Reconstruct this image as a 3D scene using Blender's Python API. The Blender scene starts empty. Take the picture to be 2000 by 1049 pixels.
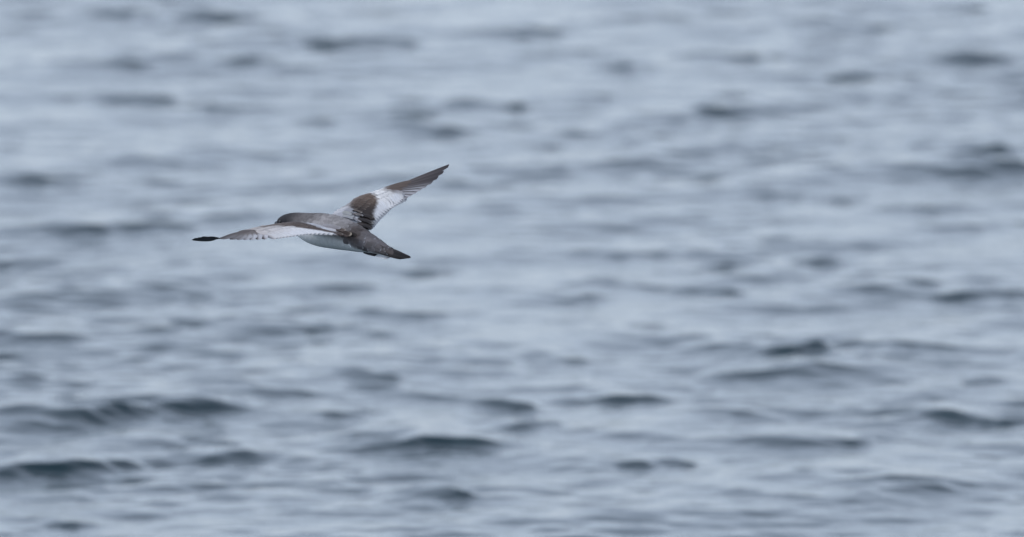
import bpy, math, random
import numpy as np
from mathutils import Vector, kdtree

random.seed(7)
rng = np.random.default_rng(11)
R = math.radians
sc = bpy.context.scene
COL = sc.collection

# ------------------------------------------------------------------ camera
CAM_H = 4.5            # eye height on a boat's rail
PITCH = R(4.85)        # looking down at the water
FOCAL = 525.0
D0 = 35.0              # distance to the bird
cam_d = bpy.data.cameras.new('camera')
cam = bpy.data.objects.new('camera', cam_d)
COL.objects.link(cam)
cam.location = (0, 0, CAM_H)
cam.rotation_euler = (R(90) - PITCH, 0, 0)
cam_d.sensor_width = 36.0
cam_d.lens = FOCAL
cam_d.clip_start = 0.5
cam_d.clip_end = 20000
cam_d.dof.use_dof = True
cam_d.dof.focus_distance = D0
cam_d.dof.aperture_fstop = 6.6
sc.camera = cam

# ------------------------------------------------------------------ sky and sun
SUN_EL, SUN_AZ = R(50), R(-88)       # high, beyond the bird to the left
w = bpy.data.worlds.new('World')
sc.world = w
w.use_nodes = True
nt = w.node_tree
bg = nt.nodes['Background']
sky = nt.nodes.new('ShaderNodeTexSky')
sky.sky_type = 'NISHITA'
sky.sun_disc = False
sky.sun_elevation = SUN_EL
sky.sun_rotation = SUN_AZ
sky.air_density = 1.0
sky.dust_density = 0.35
sky.ozone_density = 1.0
hs = nt.nodes.new('ShaderNodeHueSaturation')
hs.inputs['Saturation'].default_value = 0.22      # thin high overcast
nt.links.new(sky.outputs[0], hs.inputs['Color'])
tint = nt.nodes.new('ShaderNodeMix')               # cool grey cloud layer
tint.data_type = 'RGBA'
tint.blend_type = 'MULTIPLY'
tint.inputs['Factor'].default_value = 1.0
tint.inputs[7].default_value = (0.835, 0.94, 1.12, 1)
nt.links.new(hs.outputs[0], tint.inputs[6])
nt.links.new(tint.outputs[2], bg.inputs['Color'])
bg.inputs['Strength'].default_value = 0.15
sl = bpy.data.lights.new('sun', 'SUN')
sl.energy = 0.9
sl.angle = R(18)
sl.color = (1.0, 0.93, 0.84)
so = bpy.data.objects.new('sun', sl)
COL.objects.link(so)
sd = Vector((math.sin(SUN_AZ) * math.cos(SUN_EL), math.cos(SUN_AZ) * math.cos(SUN_EL), math.sin(SUN_EL)))
so.rotation_euler = sd.to_track_quat('Z', 'Y').to_euler()
so.location = (0, 0, 30)

sc.view_settings.view_transform = 'Standard'
sc.view_settings.look = 'None'
sc.view_settings.exposure = 0.17
sc.view_settings.gamma = 1.0
sc.view_settings.use_curve_mapping = False
sc.cycles.use_denoising = True
sc.cycles.max_bounces = 6

# ------------------------------------------------------------------ helpers
CAMP = np.array([0, 0, CAM_H])
FW = np.array([0, math.cos(PITCH), -math.sin(PITCH)])
UPV = np.array([0, math.sin(PITCH), math.cos(PITCH)])
RT = np.array([1.0, 0, 0])
KX = 36.0 / FOCAL / 2000.0


def P(px, py, d=0.0):
    """a point at depth D0 + d behind the lens, measured off the photograph"""
    D = D0 + d
    return CAMP + FW * D + RT * ((px - 1000) * KX * D) + UPV * (-(py - 524.5) * KX * D)


def on_sea(px, py):
    dr = FW + RT * ((px - 1000) * KX) + UPV * (-(py - 524.5) * KX)
    k = -CAM_H / dr[2]
    return CAMP + dr * k, k


def lin(c):
    c = np.asarray(c, float) / 255.0
    return np.where(c <= 0.04045, c / 12.92, ((c + 0.055) / 1.055) ** 2.4)


def nrm(v):
    return v / (np.linalg.norm(v) + 1e-12)


def smooth(a, b, x):
    t = np.clip((x - a) / (b - a), 0, 1)
    return t * t * (3 - 2 * t)


def mesh_from(name, verts, faces, mat, parent=None, origin=None, cols=None, uvs=None, smooth_shade=True):
    verts = np.asarray(verts, float)
    if origin is not None:
        verts = verts - origin
    me = bpy.data.meshes.new(name)
    me.from_pydata(verts.tolist(), [], faces)
    if cols is not None:
        at = me.color_attributes.new('plumage', 'FLOAT_COLOR', 'POINT')
        c4 = np.ones((len(verts), 4))
        c4[:, :3] = cols
        at.data.foreach_set('color', c4.ravel())
    if uvs is not None:
        uv = me.uv_layers.new(name='UVMap')
        li = np.empty(len(me.loops), dtype=np.int32)
        me.loops.foreach_get('vertex_index', li)
        uv.data.foreach_set('uv', np.asarray(uvs, float)[li].ravel())
    me.materials.append(mat)
    if smooth_shade:
        me.polygons.foreach_set('use_smooth', [True] * len(me.polygons))
    me.update()
    o = bpy.data.objects.new(name, me)
    COL.objects.link(o)
    if parent:
        o.parent = parent
    return o


# ------------------------------------------------------------------ materials
def new_mat(name):
    m = bpy.data.materials.new(name)
    m.use_nodes = True
    return m, m.node_tree, m.node_tree.nodes['Principled BSDF']


def plumage_material(name, kind):
    m, t, b = new_mat(name)
    at = t.nodes.new('ShaderNodeAttribute')
    at.attribute_name = 'plumage'
    tc = t.nodes.new('ShaderNodeTexCoord')
    mp = t.nodes.new('ShaderNodeMapping')
    nz = t.nodes.new('ShaderNodeTexNoise')
    nz.inputs['Detail'].default_value = 4
    t.links.new(mp.outputs[0], nz.inputs['Vector'])
    if kind == 'feather':
        t.links.new(tc.outputs['UV'], mp.inputs['Vector'])
        mp.inputs['Scale'].default_value = (3.0, 9.0, 1)      # streaks run along the vane
        nz.inputs['Scale'].default_value = 2.0
        lo, hi = 0.82, 1.14
    else:
        t.links.new(tc.outputs['Object'], mp.inputs['Vector'])
        mp.inputs['Scale'].default_value = (1, 1, 1)
        nz.inputs['Scale'].default_value = 130.0
        lo, hi = 0.91, 1.09
    rp = t.nodes.new('ShaderNodeMapRange')
    rp.inputs['From Min'].default_value = 0.3
    rp.inputs['From Max'].default_value = 0.7
    rp.inputs['To Min'].default_value = lo
    rp.inputs['To Max'].default_value = hi
    t.links.new(nz.outputs['Fac'], rp.inputs['Value'])
    mx = t.nodes.new('ShaderNodeMix')
    mx.data_type = 'RGBA'
    mx.blend_type = 'MULTIPLY'
    mx.inputs['Factor'].default_value = 1.0
    t.links.new(at.outputs['Color'], mx.inputs[6])
    t.links.new(rp.outputs[0], mx.inputs[7])
    out = mx.outputs[2]
    bp = t.nodes.new('ShaderNodeBump')
    if kind == 'body':
        # overlapping contour feathers: pale-fringed scales stretched along the back
        mp2 = t.nodes.new('ShaderNodeMapping')
        mp2.inputs['Rotation'].default_value = (0, 0, R(48))
        mp2.inputs['Scale'].default_value = (150, 75, 120)
        t.links.new(tc.outputs['Object'], mp2.inputs['Vector'])
        vo = t.nodes.new('ShaderNodeTexVoronoi')
        vo.inputs['Scale'].default_value = 1.0
        t.links.new(mp2.outputs[0], vo.inputs['Vector'])
        r2 = t.nodes.new('ShaderNodeMapRange')
        r2.inputs['From Min'].default_value = 0.1
        r2.inputs['From Max'].default_value = 0.8
        r2.inputs['To Min'].default_value = 0.86
        r2.inputs['To Max'].default_value = 1.22
        t.links.new(vo.outputs['Distance'], r2.inputs['Value'])
        m2 = t.nodes.new('ShaderNodeMix')
        m2.data_type = 'RGBA'
        m2.blend_type = 'MULTIPLY'
        lum = t.nodes.new('ShaderNodeRGBToBW')
        t.links.new(at.outputs['Color'], lum.inputs[0])
        lf_ = t.nodes.new('ShaderNodeMapRange')            # white belly down shows no scaling
        lf_.inputs['From Min'].default_value = 0.3
        lf_.inputs['From Max'].default_value = 0.6
        lf_.inputs['To Min'].default_value = 1.0
        lf_.inputs['To Max'].default_value = 0.1
        t.links.new(lum.outputs[0], lf_.inputs['Value'])
        t.links.new(lf_.outputs[0], m2.inputs['Factor'])
        t.links.new(out, m2.inputs[6])
        t.links.new(r2.outputs[0], m2.inputs[7])
        out = m2.outputs[2]
        bp.inputs['Strength'].default_value = 0.12
        bp.inputs['Distance'].default_value = 0.0007
        t.links.new(vo.outputs['Distance'], bp.inputs['Height'])
    else:
        bp.inputs['Strength'].default_value = 0.25
        bp.inputs['Distance'].default_value = 0.0006
        t.links.new(nz.outputs['Fac'], bp.inputs['Height'])
    t.links.new(out, b.inputs['Base Color'])
    t.links.new(bp.outputs[0], b.inputs['Normal'])
    b.inputs['Roughness'].default_value = 0.75
    b.inputs['Specular IOR Level'].default_value = 0.25
    b.inputs['Sheen Weight'].default_value = 0.04
    b.inputs['Sheen Roughness'].default_value = 0.5
    return m


M_FEATHER = plumage_material('feather', 'feather')
M_BODY = plumage_material('body_plumage', 'body')


def plain(name, rgb, rough, spec=0.4):
    m, t, b = new_mat(name)
    nz = t.nodes.new('ShaderNodeTexNoise')
    nz.inputs['Scale'].default_value = 180
    rp = t.nodes.new('ShaderNodeValToRGB')
    c = lin(rgb)
    rp.color_ramp.elements[0].color = (*(c * 0.7), 1)
    rp.color_ramp.elements[1].color = (*(c * 1.3), 1)
    t.links.new(nz.outputs['Fac'], rp.inputs['Fac'])
    t.links.new(rp.outputs['Color'], b.inputs['Base Color'])
    b.inputs['Roughness'].default_value = rough
    b.inputs['Specular IOR Level'].default_value = spec
    return m


M_BILL = plain('bill_horn', (58, 60, 68), 0.4)
M_EYE = plain('eye_black', (14, 12, 12), 0.08, 0.6)
M_FOOT = plain('foot_skin', (40, 38, 42), 0.5)

# water: dark body colour under a clear reflecting surface
M_SEA, t, b = new_mat('sea_water')
b.inputs['Base Color'].default_value = (0.010, 0.034, 0.043, 1)
b.inputs['Roughness'].default_value = 0.09
b.inputs['IOR'].default_value = 1.333
b.inputs['Specular IOR Level'].default_value = 0.5
tc = t.nodes.new('ShaderNodeTexCoord')
n1 = t.nodes.new('ShaderNodeTexNoise')
n1.inputs['Scale'].default_value = 6.5
n1.inputs['Detail'].default_value = 5
t.links.new(tc.outputs['Object'], n1.inputs['Vector'])
bp = t.nodes.new('ShaderNodeBump')
bp.inputs['Strength'].default_value = 0.5
bp.inputs['Distance'].default_value = 0.022
t.links.new(n1.outputs['Fac'], bp.inputs['Height'])
t.links.new(bp.outputs[0], b.inputs['Normal'])

# ------------------------------------------------------------------ the sea
def axis_cells(lo, hi, step, far_lo, far_hi, g=1.13):
    mid = np.arange(lo, hi + step * 0.5, step)
    def tail(limit):
        out, s, x = [], step, 0.0
        while x < limit:
            s *= g
            x += s
            out.append(x)
        return np.array(out)
    a = lo - tail(abs(far_lo - lo))[::-1]
    c = hi + tail(abs(far_hi - hi))
    return np.concatenate([a, mid, c])


xs = axis_cells(-5.2, 5.2, 0.024, -6000, 6000)
ys = axis_cells(41.5, 71.0, 0.0175, -3000, 9000)
nx, ny = len(xs), len(ys)
X, Y = np.meshgrid(xs, ys)
SP = np.maximum(np.gradient(xs)[None, :], np.gradient(ys)[:, None])
H = np.zeros_like(X)
DX = np.zeros_like(X)
DY = np.zeros_like(X)
SLOPE = 0.026          # target slope of each band
NW = 120
# gusts: ripples are livelier in some patches than in others
GUST = np.zeros_like(X)
for k in range(9):
    lam = rng.uniform(1.6, 7.0)
    th = rng.uniform(0, 2 * math.pi)
    GUST += np.sin((math.cos(th) * X + 0.45 * math.sin(th) * Y) * 2 * math.pi / lam + rng.random() * 7)
GUST = np.clip(0.90 + 0.17 * GUST, 0.50, 1.6)
for k in range(NW):
    lam = 0.11 * (3.2 / 0.11) ** ((k + rng.random()) / NW)
    th = R(-34) + rng.normal(0, R(20) if lam > .6 else R(40))              # travel direction, roughly toward the viewer
    kx, ky = math.cos(th) * 2 * math.pi / lam, math.sin(th) * 2 * math.pi / lam
    kk = 2 * math.pi / lam
    band = (1.15 if lam < .34 else 1.0) if lam < 0.7 else (0.75 if lam < 1.3 else 0.42)
    amp = SLOPE * band / kk * math.sqrt(2.0 / NW) * 3.1
    ph = rng.random() * 2 * math.pi
    arg = kx * X + ky * Y + ph
    wgt = np.clip((lam / SP - 3.0) / 3.0, 0, 1) * amp
    if lam < 1.0:
        wgt = wgt * GUST
    s_, c_ = np.sin(arg), np.cos(arg)
    H += wgt * s_
    DX -= 0.95 * wgt * c_ * math.cos(th)
    DY -= 0.95 * wgt * c_ * math.sin(th)

# steeper wavelets where the photograph shows their dark faces:
# centre px, py, width px, face height px, tilt (px rise to the right), strength
CRESTS = [
    (120, 912, 290, 30, 40, 1.0), (232, 808, 150, 30, 42, 1.0), (340, 800, 130, 16, 0, .6), (872, 866, 240, 26, 4, 1.0),
    (1252, 770, 170, 20, 6, .8), (1022, 786, 56, 20, 0, .8), (1592, 684, 150, 26, 0, 1.0), (1690, 665, 300, 44, -8, .42), (1600, 715, 330, 40, 6, .30), (1950, 320, 220, 50, 0, .35),
    (1978, 822, 80, 24, 0, .8), (1645, 866, 120, 20, 20, .7), (1770, 942, 200, 16, 5, .6), (905, 968, 66, 18, 0, .7),
    (1240, 905, 160, 24, 0, .45), (1060, 828, 160, 26, 0, .45), (420, 866, 190, 16, 0, .6), (430, 890, 150, 16, 0, .6),
    (150, 1026, 160, 16, 0, .6), (850, 526, 120, 15, 10, .7), (690, 560, 210, 13, 18, .55), (640, 636, 130, 16, 12, .65),
    (825, 614, 110, 15, 0, .65), (1160, 578, 120, 14, 0, .7), (1432, 572, 44, 16, 0, .75), (1430, 518, 130, 16, 0, .65),
    (1612, 512, 90, 14, 0, .5), (100, 655, 160, 20, 0, .45), (450, 577, 90, 12, 0, .5), (500, 685, 130, 16, 10, .45),
    (1110, 704, 130, 16, 5, .5), (1860, 574, 130, 16, 0, .5), (1985, 570, 60, 16, 0, .6), (68, 357, 130, 24, 0, .95),
    (312, 194, 90, 22, 0, .9), (405, 207, 140, 16, -12, .75), (668, 80, 115, 22, 0, .95), (802, 81, 56, 20, 0, .65),
    (258, 23, 160, 22, 0, .75), (838, 216, 160, 18, 0, .8), (885, 250, 90, 24, 0, .5), (1006, 208, 72, 17, 0, .95),
    (1376, 215, 100, 18, -4, .95), (1040, 66, 130, 18, 0, .7), (1446, 113, 120, 18, 0, .75), (1220, 134, 100, 17, 0, .65),
    (1690, 146, 190, 20, 22, .75), (1905, 110, 140, 20, 8, .75), (1955, 292, 150, 34, 0, .85), (200, 442, 300, 42, 0, .42),
    (955, 356, 100, 16, 0, .5), (1062, 335, 110, 14, 0, .5), (1300, 262, 130, 14, 0, .5), (490, 118, 130, 18, 10, .55),
    (200, 130, 130, 16, 0, .5), (1182, 190, 60, 12, 0, .55), (630, 240, 90, 13, 0, .55), (1390, 345, 70, 20, 0, .5),
    (1700, 700, 150, 18, 10, .45), (1950, 745, 120, 16, 0, .4), (560, 770, 100, 14, 0, .4), (760, 740, 50, 14, 0, .5),
    (60, 740, 90, 18, 15, .5), (660, 805, 120, 16, 18, .5), (1250, 495, 140, 18, 0, .5), (1340, 905, 70, 14, 0, .5),
    (380, 320, 90, 14, 0, .3), (560, 300, 110, 14, 0, .3), (1640, 385, 160, 18, -10, .4), (1800, 410, 130, 14, -6, .4),
    (1500, 290, 150, 14, 0, .35), (1610, 305, 90, 14, 0, .35), (1730, 45, 110, 16, 0, .45), (1910, 12, 70, 16, 0, .55),
    (470, 25, 90, 16, 0, .35), (1700, 540, 160, 14, 0, .35), (330, 520, 140, 14, 0, .3), (1250, 640, 110, 12, 0, .35),
]
for k in range(260):                              # smaller wavelets everywhere between them
    py_ = rng.uniform(-30, 1080)
    wp_ = float(np.exp(rng.normal(4.1, .55)))
    CRESTS.append((rng.uniform(-250, 2250), py_, wp_, wp_ * rng.uniform(.04, .10) + 2, wp_ * rng.normal(.08, .06), rng.uniform(.05, .30)))
for (px, py, wp, hp, tl, st) in CRESTS:
    if abs(tl) < 1:
        tl = wp * .075                             # the chop runs up to the right
    st *= 0.85 + 0.15 * smooth(350, 750, py)
    hp *= 0.80 + 0.20 * smooth(350, 750, py)
    c0, k0 = on_sea(px, py + hp * 0.4)
    m = KX * k0                                   # metres per pixel out there
    half = wp * m * 0.5
    h = hp * m * (0.40 + 0.60 * st)
    graze = CAM_H / k0
    ang = max(min(math.atan2(tl * m / graze, wp * m), R(60)), R(-50))  # crest line swings back where it rises
    half = half / math.cos(ang)
    ca, sa = math.cos(ang), math.sin(ang)
    front = h / math.tan(R(14 + 30 * st))
    back = 0.55 + 3.0 * h
    i0, i1 = np.searchsorted(xs, [c0[0] - 2.5 * half - 1, c0[0] + 2.5 * half + 1])
    j0, j1 = np.searchsorted(ys, [c0[1] - 2.5 * half - 2, c0[1] + 2.5 * half + 3])
    xx, yy = X[j0:j1, i0:i1] - c0[0], Y[j0:j1, i0:i1] - c0[1]
    a = xx * ca + yy * sa
    wob = 0.12 * half * np.sin(a / half * 2.3 + px) + 0.06 * half * np.sin(a / half * 5.7 + py) + 0.035 * half * np.sin(a / half * 14.3 + py * .7)
    bq = -xx * sa + yy * ca + wob
    skew = half * (1.05 + 0.45 * math.sin(px * 1.7) * np.sign(a))
    env = np.exp(-(np.abs(a) / skew) ** 1.8) * (0.90 + 0.10 * np.sin(a / half * 6.1 + px * .3))
    prof = np.where(bq < 0, np.exp(-np.sqrt((bq / front) ** 2 + .02) * 1.05 + .148), np.exp(-(bq / back) ** 2))
    H[j0:j1, i0:i1] += h * env * prof

Vs = np.stack([X + DX, Y + DY, H], -1).reshape(-1, 3)
me = bpy.data.meshes.new('sea')
nf = (nx - 1) * (ny - 1)
idx = np.arange(nx * ny, dtype=np.int32).reshape(ny, nx)
quads = np.stack([idx[:-1, :-1], idx[:-1, 1:], idx[1:, 1:], idx[1:, :-1]], -1).reshape(-1)
me.vertices.add(nx * ny)
me.vertices.foreach_set('co', Vs.astype(np.float32).ravel())
me.loops.add(nf * 4)
me.loops.foreach_set('vertex_index', quads)
me.polygons.add(nf)
me.polygons.foreach_set('loop_start', np.arange(0, nf * 4, 4, dtype=np.int32))
me.polygons.foreach_set('loop_total', np.full(nf, 4, dtype=np.int32))
me.polygons.foreach_set('use_smooth', np.ones(nf, dtype=bool))
me.update(calc_edges=True)
me.materials.append(M_SEA)
sea = bpy.data.objects.new('sea', me)
COL.objects.link(sea)
sea['kind'] = 'structure'
sea['label'] = 'grey blue choppy sea surface with small dark wavelets'
sea['category'] = 'sea'

# ------------------------------------------------------------------ the bird
ORG = P(650, 452, 0)
bird = bpy.data.objects.new('shearwater', None)
bird.empty_display_size = 0.1
COL.objects.link(bird)
bird.location = ORG
bird['label'] = 'grey and brown seabird with white underparts gliding low over the sea'
bird['category'] = 'seabird'

TANA = 0.90            # it heads away to the left at about 42 degrees


def axis_depth(px):
    return -(px - 650) * KX * D0 * TANA


# body stations: px, py, half height px, lateral ratio
ST = np.array([
    (543.5, 437.5, 3.0, 1.0), (546, 435.5, 7.0, 1.0), (550, 434, 10.5, 1.0), (557, 433, 13.8, 1.0), (566, 432.6, 16.3, 1.0),
    (576, 433.4, 18.6, 1.0), (587, 436.8, 22.3, 1.02), (600, 442, 27, 1.06), (615, 446.5, 30.5, 1.1), (632, 450, 32.3, 1.12),
    (650, 453, 32.3, 1.12), (668, 457.5, 30.5, 1.12), (686, 463, 27.2, 1.12), (704, 469.5, 23.2, 1.12), (720, 475.5, 18.5, 1.15),
    (736, 482, 13.8, 1.25), (750, 488, 9.6, 1.4), (762, 492.8, 6.2, 1.7), (772, 496.5, 3.8, 2.0)])


def catmull(pts, n):
    pts = np.asarray(pts, float)
    m = len(pts)
    tt = np.linspace(0, m - 1, n)
    out = []
    for t_ in tt:
        i = min(int(t_), m - 2)
        f = t_ - i
        p0, p1, p2, p3 = pts[max(i - 1, 0)], pts[i], pts[i + 1], pts[min(i + 2, m - 1)]
        out.append(0.5 * ((2 * p1) + (p2 - p0) * f + (2 * p0 - 5 * p1 + 4 * p2 - p3) * f * f + (3 * p1 - p0 - 3 * p2 + p3) * f ** 3))
    return np.array(out)


NS, NR = 70, 36
SS = catmull(ST, NS)
AX = np.array([P(s[0], s[1], axis_depth(s[0])) for s in SS])
MPX = KX * D0
ROLL = R(13)
HEAD_F = nrm(AX[8] - AX[-8])
side0 = nrm(np.cross(HEAD_F, np.array([0, 0, 1.0])))
up0 = np.cross(side0, HEAD_F)
SIDE = math.cos(ROLL) * side0 + math.sin(ROLL) * up0       # the bird's right
UPB = math.cos(ROLL) * up0 - math.sin(ROLL) * side0
bv, bf, binfo = [], [], []
for i in range(NS):
    tdir = nrm(AX[min(i + 1, NS - 1)] - AX[max(i - 1, 0)])
    sd_ = nrm(SIDE - tdir * np.dot(SIDE, tdir))
    up_ = nrm(UPB - tdir * np.dot(UPB, tdir))
    rv = SS[i][2] * MPX
    rl = rv * SS[i][3]
    for j in range(NR):
        a = 2 * math.pi * j / NR
        e = math.sin(a)
        bv.append(AX[i] + sd_ * rl * math.cos(a) + up_ * rv * e)
        binfo.append((SS[i][0], e, math.cos(a)))
for i in range(NS - 1):
    for j in range(NR):
        j2 = (j + 1) % NR
        bf.append((i * NR + j, i * NR + j2, (i + 1) * NR + j2, (i + 1) * NR + j))
bf.append(tuple(range(NR)))
bf.append(tuple((NS - 1) * NR + j for j in range(NR - 1, -1, -1)))


def mix(a, b, f):
    return a * (1 - f) + b * f


def body_colour(x, e, cs):
    """pigment of the body at station x, elevation e round the trunk, side cs"""
    head = lin((42, 40, 43))
    neck = lin((100, 95, 94))
    mantle = lin((156, 151, 150))
    rump = lin((113, 108, 109))
    tailc = lin((80, 73, 71))
    c = mix(head, neck, smooth(566, 600, x))
    c = mix(c, mantle, smooth(604, 650, x))
    c = mix(c, rump, smooth(676, 700, x))
    c = mix(c, tailc, smooth(735, 765, x))
    c = mix(c, lin((176, 172, 172)), smooth(.50, .90, abs(cs)) * smooth(606, 640, x) * (1 - smooth(674, 694, x)))   # pale scapulars
    c = mix(c, lin((82, 72, 68)), .75 * smooth(.1, .5, e) * smooth(684, 694, x) * (1 - smooth(704, 722, x)))   # dark lower back
    white = lin((241, 242, 242))
    e0 = -0.10 + 0.22 * smooth(570, 600, x) - 0.55 * smooth(692, 712, x) - 0.25 * smooth(722, 760, x)
    return mix(white, c, smooth(e0 - 0.10, e0 + 0.14, e))


bcol = [body_colour(*q) for q in binfo]

# ---- wing surfaces: ribs of leading point, trailing point (px, py, depth)
RIB_R = [((648, 419, .060), (704, 449, -.015)), ((662, 408.5, .100), (722, 447, .020)), ((677, 399, .135), (731, 437, .060)),
         ((690, 389.5, .170), (742, 425.5, .095)), ((702, 382.8, .200), (755, 414.5, .125)), ((716, 378.3, .215), (768, 404.5, .145)),
         ((735, 372.6, .232), (781, 396.5, .170)), ((757, 366.5, .255), (795, 387, .195))]
RIB_L = [((610, 438.5, -.008), (690, 464, -.095)), ((592, 434.5, -.030), (664, 459, -.110)), ((570, 433.2, -.050), (633, 457.5, -.125)),
         ((548, 435.2, -.070), (606, 457.8, -.145)), ((527, 438.6, -.090), (586, 459.5, -.165)), ((505, 442.2, -.115), (565, 462.5, -.185)),
         ((490, 446.3, -.140), (545, 465.5, -.200)), ((476, 450.3, -.155), (527, 468, -.212))]


class Wing:
    def __init__(self, ribs, camber, trail_droop):
        self.L = np.array([P(*r[0]) for r in ribs])
        self.T = np.array([P(*r[1]) for r in ribs])
        self.n = len(ribs)
        self.camber, self.droop = camber, trail_droop
        span = self.L[-1] - self.L[0]
        ch = (self.T - self.L).mean(0)
        n = nrm(np.cross(span, ch))
        if n[2] < 0:
            n = -n
        self.N0 = n

    def _at(self, A, u):
        x = np.clip(u, 0, 1) * (self.n - 1)
        i = min(int(x), self.n - 2)
        f = x - i
        p0, p1, p2, p3 = A[max(i - 1, 0)], A[i], A[i + 1], A[min(i + 2, self.n - 1)]
        r = 0.5 * ((2 * p1) + (p2 - p0) * f + (2 * p0 - 5 * p1 + 4 * p2 - p3) * f * f + (3 * p1 - p0 - 3 * p2 + p3) * f ** 3)
        if u > 1:
            r = A[-1] + (A[-1] - A[-2]) * (u - 1) * (self.n - 1)
        if u < 0:
            r = A[0] + (A[1] - A[0]) * u * (self.n - 1)
        return r

    def S(self, u, v, off=0.0):
        a, b_ = self._at(self.L, u), self._at(self.T, u)
        p = a + (b_ - a) * v
        vv = max(v, 0) ** 0.75
        return p + self.N0 * (self.camber * 4 * vv * (1 - min(vv, 1)) + off)


WR = Wing(RIB_R, .0075, 0)
WL = Wing(RIB_L, .0035, 0)


def field(points):
    A = np.array([(p[0], p[1]) for p in points], float)
    C = np.array([lin(p[2]) for p in points])
    S_ = np.array([p[3] if len(p) > 3 else 9.0 for p in points], float)

    def f(px, py):
        d2 = ((A[:, 0] - px) ** 2 + (A[:, 1] - py) ** 2) / (2 * S_ ** 2)
        wq = np.exp(-(d2 - d2.min()))
        return (C * wq[:, None]).sum(0) / wq.sum()
    return f


def to_px(p):
    q = p - CAMP
    D = q @ FW
    return 1000 + (q @ RT) / D / KX, 524.5 - (q @ UPV) / D / KX


BR, BRD, BRL = (98, 84, 76), (70, 61, 59), (128, 115, 106)
WH, PG, GR = (238, 235, 232), (186, 184, 188), (142, 140, 145)
PR_D = (92, 82, 80)
# pigment of the upper wing (markings of the plumage), sampled by place on the wing
CF_R = field([
    (650, 420, PG, 6), (660, 412, (205, 205, 208), 5), (672, 404, (222, 222, 226), 5), (683, 397, (205, 203, 205), 4), (690, 391, BRL, 4),
    (668, 420, PG, 6), (680, 416, PG, 5), (690, 420, (170, 167, 170), 4), (680, 428, PG, 6), (665, 430, GR, 6), (685, 408, (172, 167, 166), 4),
    (697, 390, BR, 5), (706, 384, BR, 5), (716, 381, BR, 4), (700, 400, BR, 6), (712, 394, BR, 6), (722, 390, BR, 5), (730, 388, (120, 107, 100), 4),
    (705, 410, BRD, 5), (716, 407, BRD, 5), (727, 402, BR, 5), (732, 397, (140, 128, 122), 4), (700, 414, BRD, 4), (710, 420, BRD, 5), (722, 418, BRD, 5), (727, 410, (112, 98, 90), 4),
    (705, 432, BRD, 6), (718, 430, BRD, 6), (724, 426, BRD, 4), (712, 442, BRD, 5), (722, 446, BRD, 5),
    (726, 378, (215, 215, 218), 3), (740, 374, WH, 5), (745, 382, WH, 6), (755, 380, WH, 6), (740, 392, WH, 5), (752, 392, WH, 7), (765, 386, WH, 6),
    (735, 405, (214, 213, 216), 4), (745, 403, WH, 5), (760, 398, WH, 6), (774, 392, WH, 6), (785, 388, WH, 6), (733, 416, WH, 4), (735, 425, WH, 4), (732, 433, WH, 4),
    (748, 412, WH, 5), (756, 369, (132, 116, 108), 3.5), (768, 370, PR_D, 4), (785, 362, PR_D, 5), (778, 376, (170, 165, 165), 4)])
CF_R0 = CF_R
BROWN = np.array([(689, 391), (702, 382), (714, 377.5), (724, 378), (730, 381), (735, 388), (737, 396), (732, 406), (729, 418), (731, 430), (727, 448), (704, 452), (697, 436), (702, 418), (690, 410), (684, 401)], float)


def poly_sd(poly, x, y):
    a, b_ = poly, np.roll(poly, -1, 0)
    d = b_ - a
    w_ = np.array([x, y]) - a
    t_ = np.clip((w_ * d).sum(1) / (d * d).sum(1), 0, 1)
    dist = np.sqrt((((w_ - d * t_[:, None])) ** 2).sum(1)).min()
    c1 = (a[:, 1] <= y) != (b_[:, 1] <= y)
    xi = a[:, 0] + (y - a[:, 1]) / np.where(np.abs(d[:, 1]) < 1e-9, 1e-9, d[:, 1]) * d[:, 0]
    inside = (np.count_nonzero(c1 & (xi > x)) % 2) == 1
    return -dist if inside else dist


def CF_R(px, py):
    c = CF_R0(px, py)
    if c.mean() < lin((150, 150, 150))[0] and px > 684 and px < 748:
        c = lin((214, 213, 216))
    sd_ = poly_sd(BROWN, px, py) + 1.2 * math.sin(px * .9) * math.sin(py * 1.1)
    br = mix(lin((104, 87, 76)), lin((54, 44, 40)), smooth(388, 412, py))
    return mix(br, c, smooth(-3.0, 4.0, sd_))


BAND_X = [470, 490, 505, 520, 540, 555, 570, 585, 600, 612, 625, 640, 652, 662, 700]
BAND_T = [449, 445, 441, 438, 434, 431, 430, 433, 437.0, 440.5, 444.8, 449.6, 452.0, 450, 450]
BAND_B = [450.5, 447.5, 445.2, 444.0, 442.8, 442.0, 442.5, 444.2, 446.8, 448.4, 450.4, 453.4, 455.4, 463, 475]


def CF_L(px, py):
    a_, b_ = np.interp(px, BAND_X, BAND_T), np.interp(px, BAND_X, BAND_B)
    brown = mix(lin((116, 104, 97)), lin((84, 71, 65)), smooth(500, 600, px))
    wht = mix(lin((200, 192, 188)), lin((240, 237, 235)), smooth(490, 600, px))
    c = mix(lin((205, 205, 209)), brown, smooth(a_ - .8, a_ + .6, py))
    c = mix(c, wht, smooth(b_ - 1.2, b_ + 1.4, py))
    return mix(lin(PR_D), c, smooth(480, 492, px + (py - 450) * .4))



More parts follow.
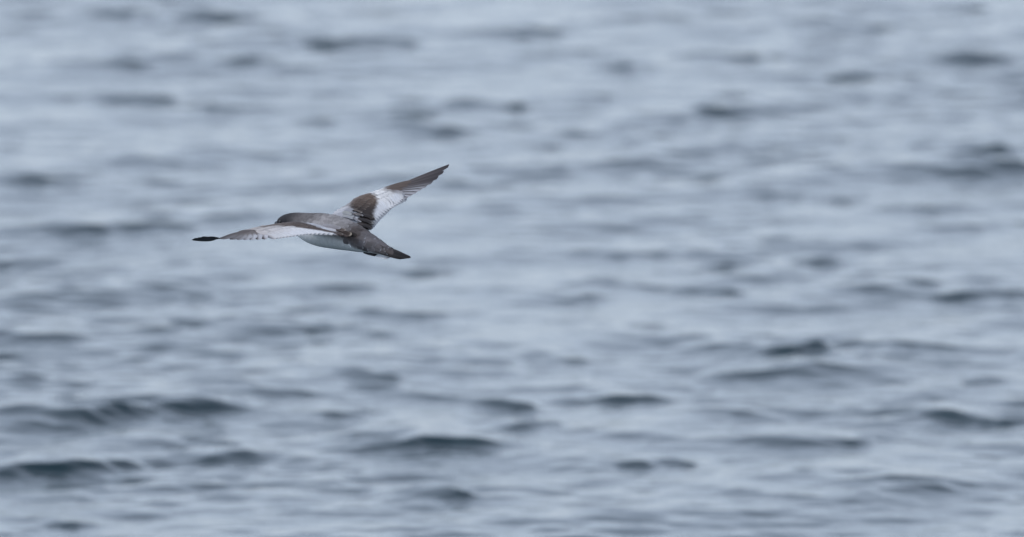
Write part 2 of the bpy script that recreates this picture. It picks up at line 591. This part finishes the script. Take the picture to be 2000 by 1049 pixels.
# skin of the wing arms, fused with the trunk into one body below
def arm_loft(W, cf, umax):
    vs, fs, cs = [], [], []
    nu, nv = 44, 15
    vlist = np.linspace(0.0, 0.62, nv)
    for i in range(nu):
        u = -0.10 + (umax + 0.10) * i / (nu - 1)
        th0 = 0.011 * (1 - 0.45 * max(u, 0))
        ring = []
        for v in vlist:
            ring.append((W.S(u, v, -0.0022), False))
        for v in vlist[::-1]:
            th = th0 * (0.35 + 0.65 * math.sin(math.pi * min(1, (v + 0.12) / 0.62) ** 0.7)) if v < 0.55 else th0 * 0.36
            ring.append((W.S(u, v, -0.0022 - max(th, 0.0045)), True))
        for p, under in ring:
            vs.append(p)
            px, py = to_px(p)
            cs.append(lin((228, 230, 233)) if under else cf(px, py))
    nr = 2 * nv
    for i in range(nu - 1):
        for j in range(nr):
            j2 = (j + 1) % nr
            fs.append((i * nr + j, i * nr + j2, (i + 1) * nr + j2, (i + 1) * nr + j))
    fs.append(tuple(range(nr)))
    fs.append(tuple((nu - 1) * nr + j for j in range(nr - 1, -1, -1)))
    return vs, fs, cs


allv, allf, allc = list(bv), list(bf), list(bcol)
for W_, cf_ in ((WR, CF_R), (WL, CF_L)):
    v_, f_, c_ = arm_loft(W_, cf_, 0.97)
    o_ = len(allv)
    allv += v_
    allf += [tuple(q + o_ for q in f) for f in f_]
    allc += c_
src = mesh_from('body_source', allv, allf, M_BODY, None, ORG)
# consistent outward normals before the remesh
import bmesh
bm = bmesh.new()
bm.from_mesh(src.data)
bmesh.ops.recalc_face_normals(bm, faces=bm.faces)
bm.to_mesh(src.data)
bm.free()
rm = src.modifiers.new('remesh', 'REMESH')
rm.mode = 'VOXEL'
rm.voxel_size = 0.0017
sm = src.modifiers.new('smooth', 'SMOOTH')
sm.iterations = 4
sm.factor = 0.5
dg = bpy.context.evaluated_depsgraph_get()
me2 = bpy.data.meshes.new_from_object(src.evaluated_get(dg))
bpy.data.objects.remove(src)
me2.name = 'body'
nv2 = len(me2.vertices)
co = np.empty(nv2 * 3, dtype=np.float32)
me2.vertices.foreach_get('co', co)
co = co.reshape(-1, 3)
kd = kdtree.KDTree(len(allv))
for i, p in enumerate(allv):
    kd.insert(Vector(p - ORG), i)
kd.balance()
allc = np.array(allc)
cc = np.ones((nv2, 4))
for i in range(nv2):
    near = kd.find_n(co[i], 3)
    ws = np.array([1 / (n_[2] + 1e-4) for n_ in near])
    cc[i, :3] = (allc[[n_[1] for n_ in near]] * ws[:, None]).sum(0) / ws.sum()
for a_ in list(me2.color_attributes):
    me2.color_attributes.remove(a_)
at = me2.color_attributes.new('plumage', 'FLOAT_COLOR', 'POINT')
at.data.foreach_set('color', cc.ravel())
me2.polygons.foreach_set('use_smooth', [True] * len(me2.polygons))
me2.materials.clear()
me2.materials.append(M_BODY)
body = bpy.data.objects.new('body', me2)
COL.objects.link(body)
body.parent = bird
body['label'] = 'grey backed trunk with dark cap and white belly'

# ---- feathers
def wing_part(label, at_pt):
    e = bpy.data.objects.new('wing', None)
    e.empty_display_size = 0.03
    COL.objects.link(e)
    e.parent = bird
    e.location = at_pt - ORG
    e['label'] = label
    return e


wing_r = wing_part('raised far wing with brown patch and white panel', WR.S(0, 0))
wing_l = wing_part('near wing held level, seen almost edge on', WL.S(0, 0))
ORG_R, ORG_L = WR.S(0, 0), WL.S(0, 0)


def bez(pts, n):
    return catmull(pts, n)


def feather(name, pts, wl, wt, normal, trail, parent, origin, colour, tipshape='round', lift=(0, 0), tilt=0.0, nl=11, droop=0.10):
    """one vane: quill along pts, wl/wt = half widths on the leading/trailing side (m)"""
    Q = bez(pts, nl)
    nw = 5
    xs_ = np.array([-1, -0.5, 0, 0.5, 1])
    vs, cs, uv = [], [], []
    jit = rng.normal(0, 1, 3)
    for i in range(nl):
        s = i / (nl - 1)
        q = nrm(Q[min(i + 1, nl - 1)] - Q[max(i - 1, 0)])
        n = normal(s) if callable(normal) else normal
        tr = trail(s) if callable(trail) else trail
        W_ = nrm(tr - q * np.dot(tr, q))
        n = nrm(np.cross(q, W_)) * (1 if np.dot(np.cross(q, W_), n) > 0 else -1)
        base = 0.45 + 0.55 * smooth(0, 0.25, s)
        if tipshape == 'round':
            prof = base * math.sqrt(max(0, 1 - max(0, (s - 0.72) / 0.28) ** 2.4))
        elif tipshape == 'blunt':
            prof = base * math.sqrt(max(0, 1 - max(0, (s - 0.86) / 0.14) ** 2.6))
        else:                                         # pointed hand feather
            prof = base * (1 - 0.22 * smooth(0.45, 1.0, s)) * math.sqrt(max(0, 1 - max(0, (s - 0.66) / 0.34) ** 2.1))
        prof = max(prof, 0.05)
        for x in xs_:
            wd = (wl if x < 0 else wt)
            p = Q[i] + W_ * (x * wd * prof) + n * (lift[0] + (lift[1] - lift[0]) * s + tilt * x * (wl + wt) * 0.5 - droop * x * x * (wl + wt) * 0.5)
            vs.append(p)
            cs.append(colour(s, x, p))
            uv.append((s * 0.6 + jit[0] * 3, x * 0.5 + jit[1] * 5))
    fs = [(i * nw + j, i * nw + j + 1, (i + 1) * nw + j + 1, (i + 1) * nw + j) for i in range(nl - 1) for j in range(nw - 1)]
    return mesh_from(name, vs, fs, M_FEATHER, parent, origin, np.array(cs), np.array(uv))


def field_colour(cf, fringe=0.0, fr_col=(235, 232, 228), centre=None, jitter=0.07):
    k = 1 + rng.normal(0, jitter)
    fc = lin(fr_col)

    def f(s, x, p):
        c = cf(*to_px(p))
        if centre is not None:
            c = mix(c, cf(*centre), .62)
        c = c * k
        f_ = fringe * smooth(0.80, 1.0, s)
        return mix(c, fc, f_)
    return f


def wing_feathers(W, cf, parent, origin, curve, back_sign):
    N = W.N0
    # rows from the rear forward; each row lies over the bases of the one behind it
    NSEC = 19
    for i in range(NSEC):                              # secondaries
        u = 0.07 + 0.83 * i / (NSEC - 1)
        pts = [W.S(u + curve * 4 * (v - .3) * (1 - v) / .49, v, 0.0002) for v in (.30, .55, .8, 1.0)]
        tr = W.S(u - 0.08, .7) - W.S(u, .7)
        k = 1 + rng.normal(0, 0.03)

        def colr(s, x, p, k=k):
            c = cf(*to_px(p)) * k
            if s > 0.35:
                kb = smooth(.25, .6, float(c.mean()))
                c = mix(c, lin((116, 118, 128)), kb * 0.85 * (1 - smooth(.84, .97, s)) * smooth(-.1, 0.7, -x) * smooth(.35, .6, s))   # slate leading web
            return mix(c, lin((236, 237, 240)), smooth(.25, .6, float(cf(*to_px(p)).mean())) * 0.8 * smooth(0.1, .8, x) * smooth(.35, .6, s))
        sp = np.linalg.norm(W.S(u + 0.024, .9) - W.S(u - 0.024, .9))
        feather('secondary_feather', pts, sp * 0.95, sp * 1.25, N, tr, parent, origin, colr, 'round', (0, 0.0006), 0.10)
    rows = [('greater_covert_feather', 20, .18, .74, .0012, .55), ('median_covert_feather', 20, .08, .55, .0018, .4),
            ('lesser_covert_feather', 20, .0, .40, .0024, .35), ('marginal_covert_feather', 22, .02, .23, .0022, .3)]
    for (nm, n, v0, v1, lf, fr) in rows:
        for i in range(n):
            u = 0.0 + 0.89 * (i + 0.5 * (n % 2) + rng.normal(0, .10)) / n
            dv = rng.normal(0, .015)
            us = u + curve * 0.5
            pts = [W.S(u, v0 + dv), W.S((u + us) / 2 + curve * .2, (v0 + v1) / 2 + dv), W.S(us, v1 + dv)]
            tr = W.S(u - 0.08, .5) - W.S(u, .5)
            sp = np.linalg.norm(W.S(u + 0.5 / n, .5) - W.S(u - 0.5 / n, .5))
            cpx = to_px(pts[2] * .6 + pts[1] * .4)
            brownish = float(cf(*cpx).mean()) < .25
            fcol = field_colour(cf, rng.uniform(.1, .45) if brownish else rng.uniform(.05, .2), (178, 164, 150) if brownish else (222, 220, 220), cpx)
            feather(nm, pts, sp * 1.15, sp * 1.15, N, tr, parent, origin, fcol, 'round', (lf - .0024, lf), 0.02, nl=8, droop=.16)


wing_feathers(WR, CF_R, wing_r, ORG_R, 0.075, 1)
wing_feathers(WL, CF_L, wing_l, ORG_L, 0.0, 1)

# ---- primaries, far wing
def plane_depth(a, b_, c):
    A = np.array([[a[0], a[1], 1], [b_[0], b_[1], 1], [c[0], c[1], 1]], float)
    k = np.linalg.solve(A, np.array([a[2], b_[2], c[2]]))
    return lambda x, y: k[0] * x + k[1] * y + k[2]


pdR = plane_depth((735, 372, .232), (877, 320, .375), (781, 396, .17))
HR = [(788, 391.5), (797, 385.5), (806, 379.8), (815, 374), (824, 367.8), (834, 361.5), (845, 353.6), (856, 344), (866.5, 333), (877, 320.3)]
a3, b3, c3 = P(735, 372, .232), P(877, 320, .375), P(781, 396, .17)
NRH = nrm(np.cross(b3 - a3, c3 - a3))
if NRH[2] < 0:
    NRH = -NRH
for i, (tx, ty) in enumerate(HR):
    f = i / 9
    bx, by = 716 + (754 - 716) * f, 386.5 + (371 - 386.5) * f
    mx_, my_ = bx + (tx - bx) * .55, by + (ty - by) * .55 - 1.2 * (1 - f)
    pts = [P(x, y, pdR(x, y)) for x, y in ((bx, by), ((bx + mx_) / 2, (by + my_) / 2 - .6 * (1 - f)), (mx_, my_), (tx, ty))]
    tr = P(781, 396, .17) - P(757, 366, .25)
    wt_ = .0230 - .0020 * f
    wl_ = .0070 - .0035 * f
    pale = 1 - smooth(.42, .78, f)

    def colr(s, x, p, pale=pale, f=f):
        dark = mix(lin((112, 103, 101)), lin((66, 60, 62)), smooth(.35, 1.0, s))
        c = dark * (1 + .07 * math.sin(f * 40))
        inner = mix(lin((222, 222, 226)), lin((150, 146, 148)), smooth(.75, 1.0, s))
        c = mix(c, inner, pale * smooth(-.15, .35, x))
        c = mix(c, lin((58, 52, 52)), .6 * (1 - smooth(0, .12, abs(x))) * smooth(.3, .6, s))   # dark shaft
        return mix(c, lin((150, 142, 140)), .25 * smooth(.6, 1, -x))
    feather('primary_feather', pts, wl_, wt_, NRH, tr, wing_r, ORG_R, colr, 'point', (.0012 - .0020 * f, .0016 - .0024 * f), -.03, nl=15, droop=.05)
for i in range(9):                                     # primary coverts and alula, brown
    f = i / 8
    bx, by = 722 + (742 - 722) * f, 382 + (371 - 382) * f
    jj = (0, 5, -3, 4, -5, 6, -2, 5, 0)[i]
    tx, ty = 775 + (802 - 775) * f + jj, 379.5 + (352.5 - 379.5) * f - jj * .35
    pts = [P(bx, by, pdR(bx, by)), P((bx + tx) / 2, (by + ty) / 2 - 1, pdR((bx + tx) / 2, (by + ty) / 2)), P(tx, ty, pdR(tx, ty))]

    def colr(s, x, p, f=f):
        c = mix(lin((226, 227, 231)), lin((102, 88, 80)), smooth(.30 - .22 * f, .52 - .22 * f, s))
        return mix(c, lin((140, 128, 120)), .25 * smooth(.85, 1, s))
    feather('primary_covert_feather', pts, .0055, .008, NRH, P(781, 396, .17) - P(757, 366, .25), wing_r, ORG_R, colr, 'round', (.0010, .0002), 0.01, nl=9)

# ---- primaries, near wing; the outermost three twist so their undersides show
HL = [(517, 468.7, -.218), (503, 469, -.228), (489, 469, -.238), (476, 468.8, -.248), (463, 468.4, -.258), (449, 467.8, -.270), (430, 466.6, -.285)]
trL_in = P(502, 468.8, -.225) - P(476, 450, -.155)
NLH = nrm(np.cross(P(430, 463, -.25) - P(505, 442, -.115), trL_in))
if NLH[2] < 0:
    NLH = -NLH
for i, (tx, ty, td) in enumerate(HL):
    f = i / 9
    bx, by, bd = 508 + (482 - 508) * f, 447 + (451 - 447) * f, -.135 - .025 * f
    mx_, my_, md_ = bx + (tx - bx) * .5 - 3, by + (ty - by) * .45, bd + (td - bd) * .5
    pts = [P(bx, by, bd), P(mx_, my_, md_), P(tx, ty, td)]

    def colr(s, x, p, f=f):
        dark = mix(lin((122, 113, 109)), lin((88, 81, 80)), smooth(.5, 1.0, s)) * (1 - .45 * smooth(.3, .75, f))
        inner = mix(lin((205, 203, 206)), lin((176, 173, 176)), smooth(.8, 1.0, s))
        return mix(dark, inner, (.95 - .75 * smooth(.2, .6, f)) * smooth(.0, .4, x) * smooth(.35, .6, s))
    feather('primary_feather', pts, .007, .0150, NLH, trL_in, wing_l, ORG_L, colr, 'point', (.0008 - .0012 * f, .0012 - .0014 * f), -.02, nl=13, droop=.05)
up_tr = nrm(P(395, 461.5, -.34) - P(395, 470.5, -.325))
for i, (tx, ty, td, mx2) in enumerate([(389, 466.8, -.318, 0), (381, 467.6, -.330, 0), (374, 467.8, -.340, 0)]):
    bx, by, bd = 487 - 4.5 * i, 449.5 + .6 * i, -.150 - .006 * i
    pts = [P(bx, by, bd), P(455, 457.0 + .2 * i, -.198 - .004 * i), P(428, 465.2 + .3 * i, -.250 - .004 * i), P(404, 468.6 + .5 * i, -.292 - .004 * i), P(tx, ty, td)]

    def trail(s):
        return mix(nrm(trL_in), up_tr, smooth(.42, .72, s))

    def colr(s, x, p):
        c = mix(lin((104, 96, 94)), lin((66, 68, 72)), smooth(.35, .55, s))
        return mix(c, lin((38, 38, 42)), .6 * smooth(.85, 1.0, s))
    feather('primary_feather', pts, 0.0026, .0100 - .001 * i, lambda s: NLH, trail, wing_l, ORG_L, colr, 'blunt', (-.0004 * i, -.0004 * i), 0, nl=23, droop=.03)
for i in range(8):
    f = i / 7
    bx, by, bd = 500 + (484 - 500) * f, 445 + (449 - 445) * f, -.122 - .03 * f
    tx, ty, td = 505 + (462 - 505) * f, 459 + (459.5 - 459) * f, -.180 - .035 * f
    pts = [P(bx, by, bd), P((bx + tx) / 2 - 2, (by + ty) / 2 - .8, (bd + td) / 2), P(tx, ty, td)]

    def colr(s, x, p, f=f):
        return mix(lin((190, 184, 182)), lin((100, 91, 88)), smooth(.30 - .25 * f, .50 - .25 * f, s))
    feather('primary_covert_feather', pts, .006, .009, NLH, trL_in, wing_l, ORG_L, colr, 'round', (.0014, .0016), 0.01, nl=9)

# ---- scapulars and tertials: px, py, depth of base and tip, half width px, colour, rim colour, rim amount
PALE, RIM = (184, 182, 186), (214, 206, 196)
NB = nrm(UPB)


def wing_table(W):
    pts, dep = [], []
    for u in np.linspace(-.35, 1, 70):
        for v in np.linspace(0, 1.25, 50):
            p = W.S(u, v)
            pts.append(to_px(p))
            dep.append((p - CAMP) @ FW - D0)
    return np.array(pts), np.array(dep)


def lookup(tab, px, py):
    d2 = ((tab[0] - (px, py)) ** 2).sum(1)
    k = np.argsort(d2)[:6]
    w_ = 1 / (d2[k] + .05)
    return float((tab[1][k] * w_).sum() / w_.sum())


def top_feathers(rows, parent, origin, name, nvec, trailv, lift0, tab=None, base_sink=0.0):
    for k, (x0, y0, d0, x1, y1, d1, hw, c, rc, ra) in enumerate(rows):
        if tab is not None:
            d0, d1 = lookup(tab, x0, y0), lookup(tab, x1, y1)
        pts = [P(x0, y0, d0), P((x0 + x1) / 2, (y0 + y1) / 2 - 1.2, (d0 + d1) / 2), P(x1, y1, d1)]
        cl, rl_ = lin(c), lin(rc)

        def colr(s, x, p, cl=cl, rl_=rl_, ra=ra):
            e = max(smooth(.80, .97, s), .35 * smooth(.65, 1.0, abs(x)) * smooth(.55, .85, s))
            return mix(cl, rl_, ra * e)
        feather(name, pts, hw * MPX, hw * MPX, nvec, trailv, parent, origin, colr, 'round', (lift0 - base_sink + .00025 * k, lift0 + .0006 + .00025 * k), 0.0, nl=12, droop=.12)


nWR = nrm(WR.N0 * .8 + NB * .2)
trR = WR.S(0, .6) - WR.S(.3, .6)
top_feathers([
    (700, 418, .075, 731, 431, .038, 7.5, (46, 39, 38), (74, 62, 57), .5),
    (702, 421, .070, 728, 428, .036, 7.5, (50, 42, 40), (150, 136, 122), .6),
    (698, 430, .050, 727.5, 438.5, .020, 7.0, (48, 41, 40), (208, 200, 192), .75),
    (698, 440, .030, 724, 448.5, .004, 6.0, (46, 40, 39), (80, 70, 62), .6),
    (694, 439, .030, 717.5, 446.5, .008, 5.0, (70, 58, 54), (224, 214, 192), .9),
    (690, 413, .085, 706, 419, .060, 4.6, (104, 92, 84), (196, 186, 176), .8),
    (688, 421, .070, 708, 424.5, .050, 4.6, (120, 112, 108), (206, 202, 202), .9),
    (684, 428, .055, 704, 437.5, .030, 3.6, (158, 152, 152), (206, 200, 196), .8),
], wing_r, ORG_R, 'tertial_feather', nWR, trR, .0034, wing_table(WR))
sc_r = []
for k in range(14):
    f = k / 13
    x1, y1 = 692 - 3 * math.sin(f * 5) - 6 * f, 413 + 21 * f
    sc_r.append((x1 - 22, y1 - 8 - 2 * f, .105 - .06 * f, x1 + random.uniform(-2, 2), y1, .075 - .045 * f, 3.6, (166 + random.randint(-8, 8),) * 2 + (165,), (196, 193, 192), .5))
top_feathers(sc_r, wing_r, ORG_R, 'scapular_feather', nWR, trR, .0050, wing_table(WR), .007)
nWL = nrm(NB * .62 - SIDE * .62 - HEAD_F * .15)
trL = np.cross(nWL, HEAD_F)
top_feathers([
    (660, 453, -.072, 698, 461.5, -.098, 4.6, (46, 40, 39), (70, 60, 55), .4),
    (640, 453, -.070, 671.5, 460.5, -.100, 3.2, (54, 45, 42), (206, 200, 190), .75),
    (655, 452, -.065, 688, 459.5, -.098, 4.8, (56, 45, 41), (204, 190, 172), .8),
    (645, 447, -.060, 677, 451.5, -.080, 3.2, (98, 86, 80), (190, 180, 170), .8),
    (628, 446, -.055, 658, 451.5, -.078, 2.2, (196, 192, 194), (214, 210, 210), .6),
    (632, 443, -.050, 667, 447.0, -.072, 3.4, (150, 145, 147), (192, 188, 190), .7),
    (630, 440, -.045, 655, 444.0, -.062, 3.0, (158, 155, 158), (196, 194, 197), .6),
    (655, 439, -.045, 683, 444.0, -.060, 3.6, (146, 141, 140), (176, 171, 169), .45),
    (662, 434, -.030, 690, 439.5, -.045, 3.6, (144, 139, 138), (174, 169, 167), .45),
], wing_l, ORG_L, 'scapular_feather', nWL, trL, .0020, None, .003)

# ---- rump and back contour feathers lying on the trunk, pale tipped
def trunk_pt(px, ang, off=0.0):
    k = np.searchsorted(SS[:, 0], px)
    k = min(max(k, 1), NS - 1)
    f = (px - SS[k - 1, 0]) / (SS[k, 0] - SS[k - 1, 0])
    s_ = SS[k - 1] * (1 - f) + SS[k] * f
    c = AX[k - 1] * (1 - f) + AX[k] * f
    tdir = nrm(AX[k] - AX[k - 1])
    sd_ = nrm(SIDE - tdir * np.dot(SIDE, tdir))
    up_ = nrm(UPB - tdir * np.dot(UPB, tdir))
    rv = s_[2] * MPX + off
    return c + sd_ * (rv * s_[3]) * math.cos(ang) + up_ * rv * math.sin(ang), nrm(sd_ * math.cos(ang) / s_[3] + up_ * math.sin(ang))


for ring, (x0, na, ln) in enumerate([(606, 11, 13), (617, 12, 14), (628, 13, 14), (640, 14, 15), (652, 14, 16), (664, 14, 17), (676, 12, 18), (690, 11, 18), (704, 10, 19), (718, 9, 20), (729, 8, 20), (738, 7, 21)]):
    lo_a = R(35) if x0 < 680 else R(10)
    hi_a = R(160) if x0 < 680 else R(205)
    for j in range(na):
        ang = lo_a + (hi_a - lo_a) * (j + .5 * (ring % 2) + rng.normal(0, .2)) / na
        jx = rng.normal(0, 4.0)
        A0, n0 = trunk_pt(x0 + jx, ang, -.0014)
        A1, n1_ = trunk_pt(x0 + jx + ln * .5, ang, .0001)
        A2, n2_ = trunk_pt(x0 + jx + ln, ang, .0009)
        e_ = math.sin(ang)
        cb = body_colour(x0 + ln * .7, e_, math.cos(ang)) * (1 + rng.normal(0, .08 if x0 < 680 else .17))
        tipw = (.85 if rng.random() < .40 else .25) if x0 > 685 else rng.uniform(.3, .8)
        tcol = lin((200, 198, 202))

        tcol = tcol if x0 > 690 else cb * 1.55

        def colr(s, x, p, cb=cb, tipw=tipw, tcol=tcol):
            return mix(cb * (1 - .18 * (1 - abs(x)) * smooth(.2, .6, s)), tcol, tipw * smooth(.84, .97, s))
        hw_ = (0.0066 if x0 < 700 else 0.0068) * (1 if x0 < 735 else .8)
        feather('contour_feather', [A0, A1, A2], hw_, hw_, n1_, np.cross(n1_, A2 - A0), body, ORG, colr, 'round', (0, .0002), 0, nl=8, droop=.16)

# ---- tail
tail = bpy.data.objects.new('tail', None)
COL.objects.link(tail)
tail.parent = bird
TORG = P(752, 489, axis_depth(752))
tail.location = TORG - ORG
tdir = nrm(AX[-1] - AX[-6])
tsd = nrm(SIDE - tdir * np.dot(SIDE, tdir))
tn = nrm(np.cross(tsd, tdir))
if np.dot(tn, UPB) < 0:
    tn = -tn
tsd, tn = math.cos(R(24)) * tsd + math.sin(R(24)) * tn, math.cos(R(24)) * tn - math.sin(R(24)) * tsd
for i in range(12):
    g = (i - 5.5) / 5.5                                 # -1 left .. 1 right
    cen = abs(g)
    root = P(748, 487.2, axis_depth(748)) + tsd * (g * .0065 - .001)
    tipc = P(804 - 15 * cen, 505.3 - 4.0 * cen, axis_depth(804 - 15 * cen))
    tip = tipc + tsd * g * .0045 - tn * .002 * cen
    mid = (root + tip) / 2 + tsd * (g * .0025 - .0012) + tn * .0015

    def colr(s, x, p):
        c = mix(lin((42, 38, 39)), lin((25, 22, 24)), smooth(.2, .6, s))
        return mix(c, lin((96, 90, 90)), .25 * smooth(.7, 1, abs(x)))
    feather('tail_feather', [root, mid, tip], .0052, .0052, tn, tsd, tail, TORG, colr, 'round', (.003 * (1 - cen), .003 * (1 - cen)), 0, nl=12, droop=.08)
for i in range(7):                                      # pale under-tail coverts
    g = (i - 3) / 3
    root = P(726, 485.5, axis_depth(726)) + tsd * g * .009 - tn * .003
    tip = P(768 - 5 * abs(g), 498.3, axis_depth(768)) + tsd * g * .007 - tn * .0035
    mid = (root + tip) / 2 - tn * .0012
    feather('under_tail_covert_feather', [root, mid, tip], .007, .007, -tn, tsd, tail, TORG,
            lambda s, x, p: mix(lin((226, 228, 230)), lin((150, 150, 154)), smooth(.7, 1, s)), 'round', (0, 0), 0, nl=8)

# ---- bill with hooked tip, eyes, feet
BF = nrm(P(521, 446.5, axis_depth(521)) - P(548, 436.5, axis_depth(548)))
bs = nrm(SIDE - BF * np.dot(SIDE, BF))
bu = nrm(np.cross(bs, BF))
if np.dot(bu, UPB) < 0:
    bu = -bu
B0 = P(548, 437.5, axis_depth(548))
LB = .043
prof = [(0, .0085, .0080, 0), (.15, .0075, .0075, .0003), (.35, .0055, .0062, 0), (.6, .0042, .0048, -.0002), (.78, .0038, .0046, .0004), (.9, .0034, .0046, .0002), (.98, .0022, .0036, -.0022), (1.0, .0006, .0012, -.0062)]
vs, fs = [], []
for (t_, rw, rh, dz) in prof:
    for j in range(12):
        a = 2 * math.pi * j / 12
        vs.append(B0 + BF * LB * t_ + bs * rw * math.cos(a) + bu * (rh * math.sin(a) + dz))
for i in range(len(prof) - 1):
    for j in range(12):
        fs.append((i * 12 + j, i * 12 + (j + 1) % 12, (i + 1) * 12 + (j + 1) % 12, (i + 1) * 12 + j))
fs += [tuple(range(12)), tuple((len(prof) - 1) * 12 + j for j in range(12))]
bill = mesh_from('bill', vs, fs, M_BILL, bird, ORG)
vs, fs = [], []
for t_, r_ in ((.10, .0030), (.24, .0034), (.34, .0030), (.36, .0018)):
    for j in range(10):
        a = 2 * math.pi * j / 10
        vs.append(B0 + BF * LB * t_ + bu * (.0072 - .004 * t_) + bs * r_ * math.cos(a) + bu * r_ * math.sin(a))
for i in range(3):
    for j in range(10):
        fs.append((i * 10 + j, i * 10 + (j + 1) % 10, (i + 1) * 10 + (j + 1) % 10, (i + 1) * 10 + j))
fs.append(tuple(30 + j for j in range(10)))
mesh_from('nostril_tube', vs, fs, M_BILL, bill, ORG)


def ball(name, c, r, mat, parent):
    vs, fs = [], []
    n, m = 8, 12
    for i in range(n + 1):
        for j in range(m):
            a, e = 2 * math.pi * j / m, math.pi * i / n
            vs.append(c + r * np.array([math.sin(e) * math.cos(a), math.sin(e) * math.sin(a), math.cos(e)]))
    for i in range(n):
        for j in range(m):
            fs.append((i * m + j, i * m + (j + 1) % m, (i + 1) * m + (j + 1) % m, (i + 1) * m + j))
    return mesh_from(name, vs, fs, mat, parent, ORG)


for ang in (R(163), R(17)):
    pt, nn = trunk_pt(557, ang, -.0012)
    ball('eye', pt, .0036, M_EYE, bird)


def foot(sgn):
    heel = P(716, 486.0, axis_depth(718)) + SIDE * sgn * .010 - UPB * .004
    tipb = P(739, 495.4, axis_depth(739)) + SIDE * sgn * .008 - UPB * .0015
    ax = tipb - heel
    nn = nrm(np.cross(ax, SIDE))
    if np.dot(nn, UPB) < 0:
        nn = -nn
    vs, fs = [], []
    n = 9
    for i in range(n):
        s = i / (n - 1)
        wdt = .0022 + .0055 * smooth(.35, .95, s) if s < .97 else .0066
        thk = .0034 - .0014 * s
        for j in range(12):
            a = 2 * math.pi * j / 12
            toe = 1 + (.28 * math.cos(3 * math.pi * math.cos(a)) if s > .9 else 0)     # three toe tips
            vs.append(heel + ax * (s + (.10 * (toe - 1) if s > .9 else 0)) + SIDE * wdt * math.cos(a) + nn * (thk * math.sin(a) * (1 + .3 * math.cos(3 * math.pi * math.cos(a))) - .0015 * math.sin(s * math.pi)))
    for i in range(n - 1):
        for j in range(12):
            fs.append((i * 12 + j, i * 12 + (j + 1) % 12, (i + 1) * 12 + (j + 1) % 12, (i + 1) * 12 + j))
    fs += [tuple(range(12)), tuple((n - 1) * 12 + j for j in range(12))]
    mesh_from('foot', vs, fs, M_FOOT, bird, ORG)


foot(-1)
foot(1)
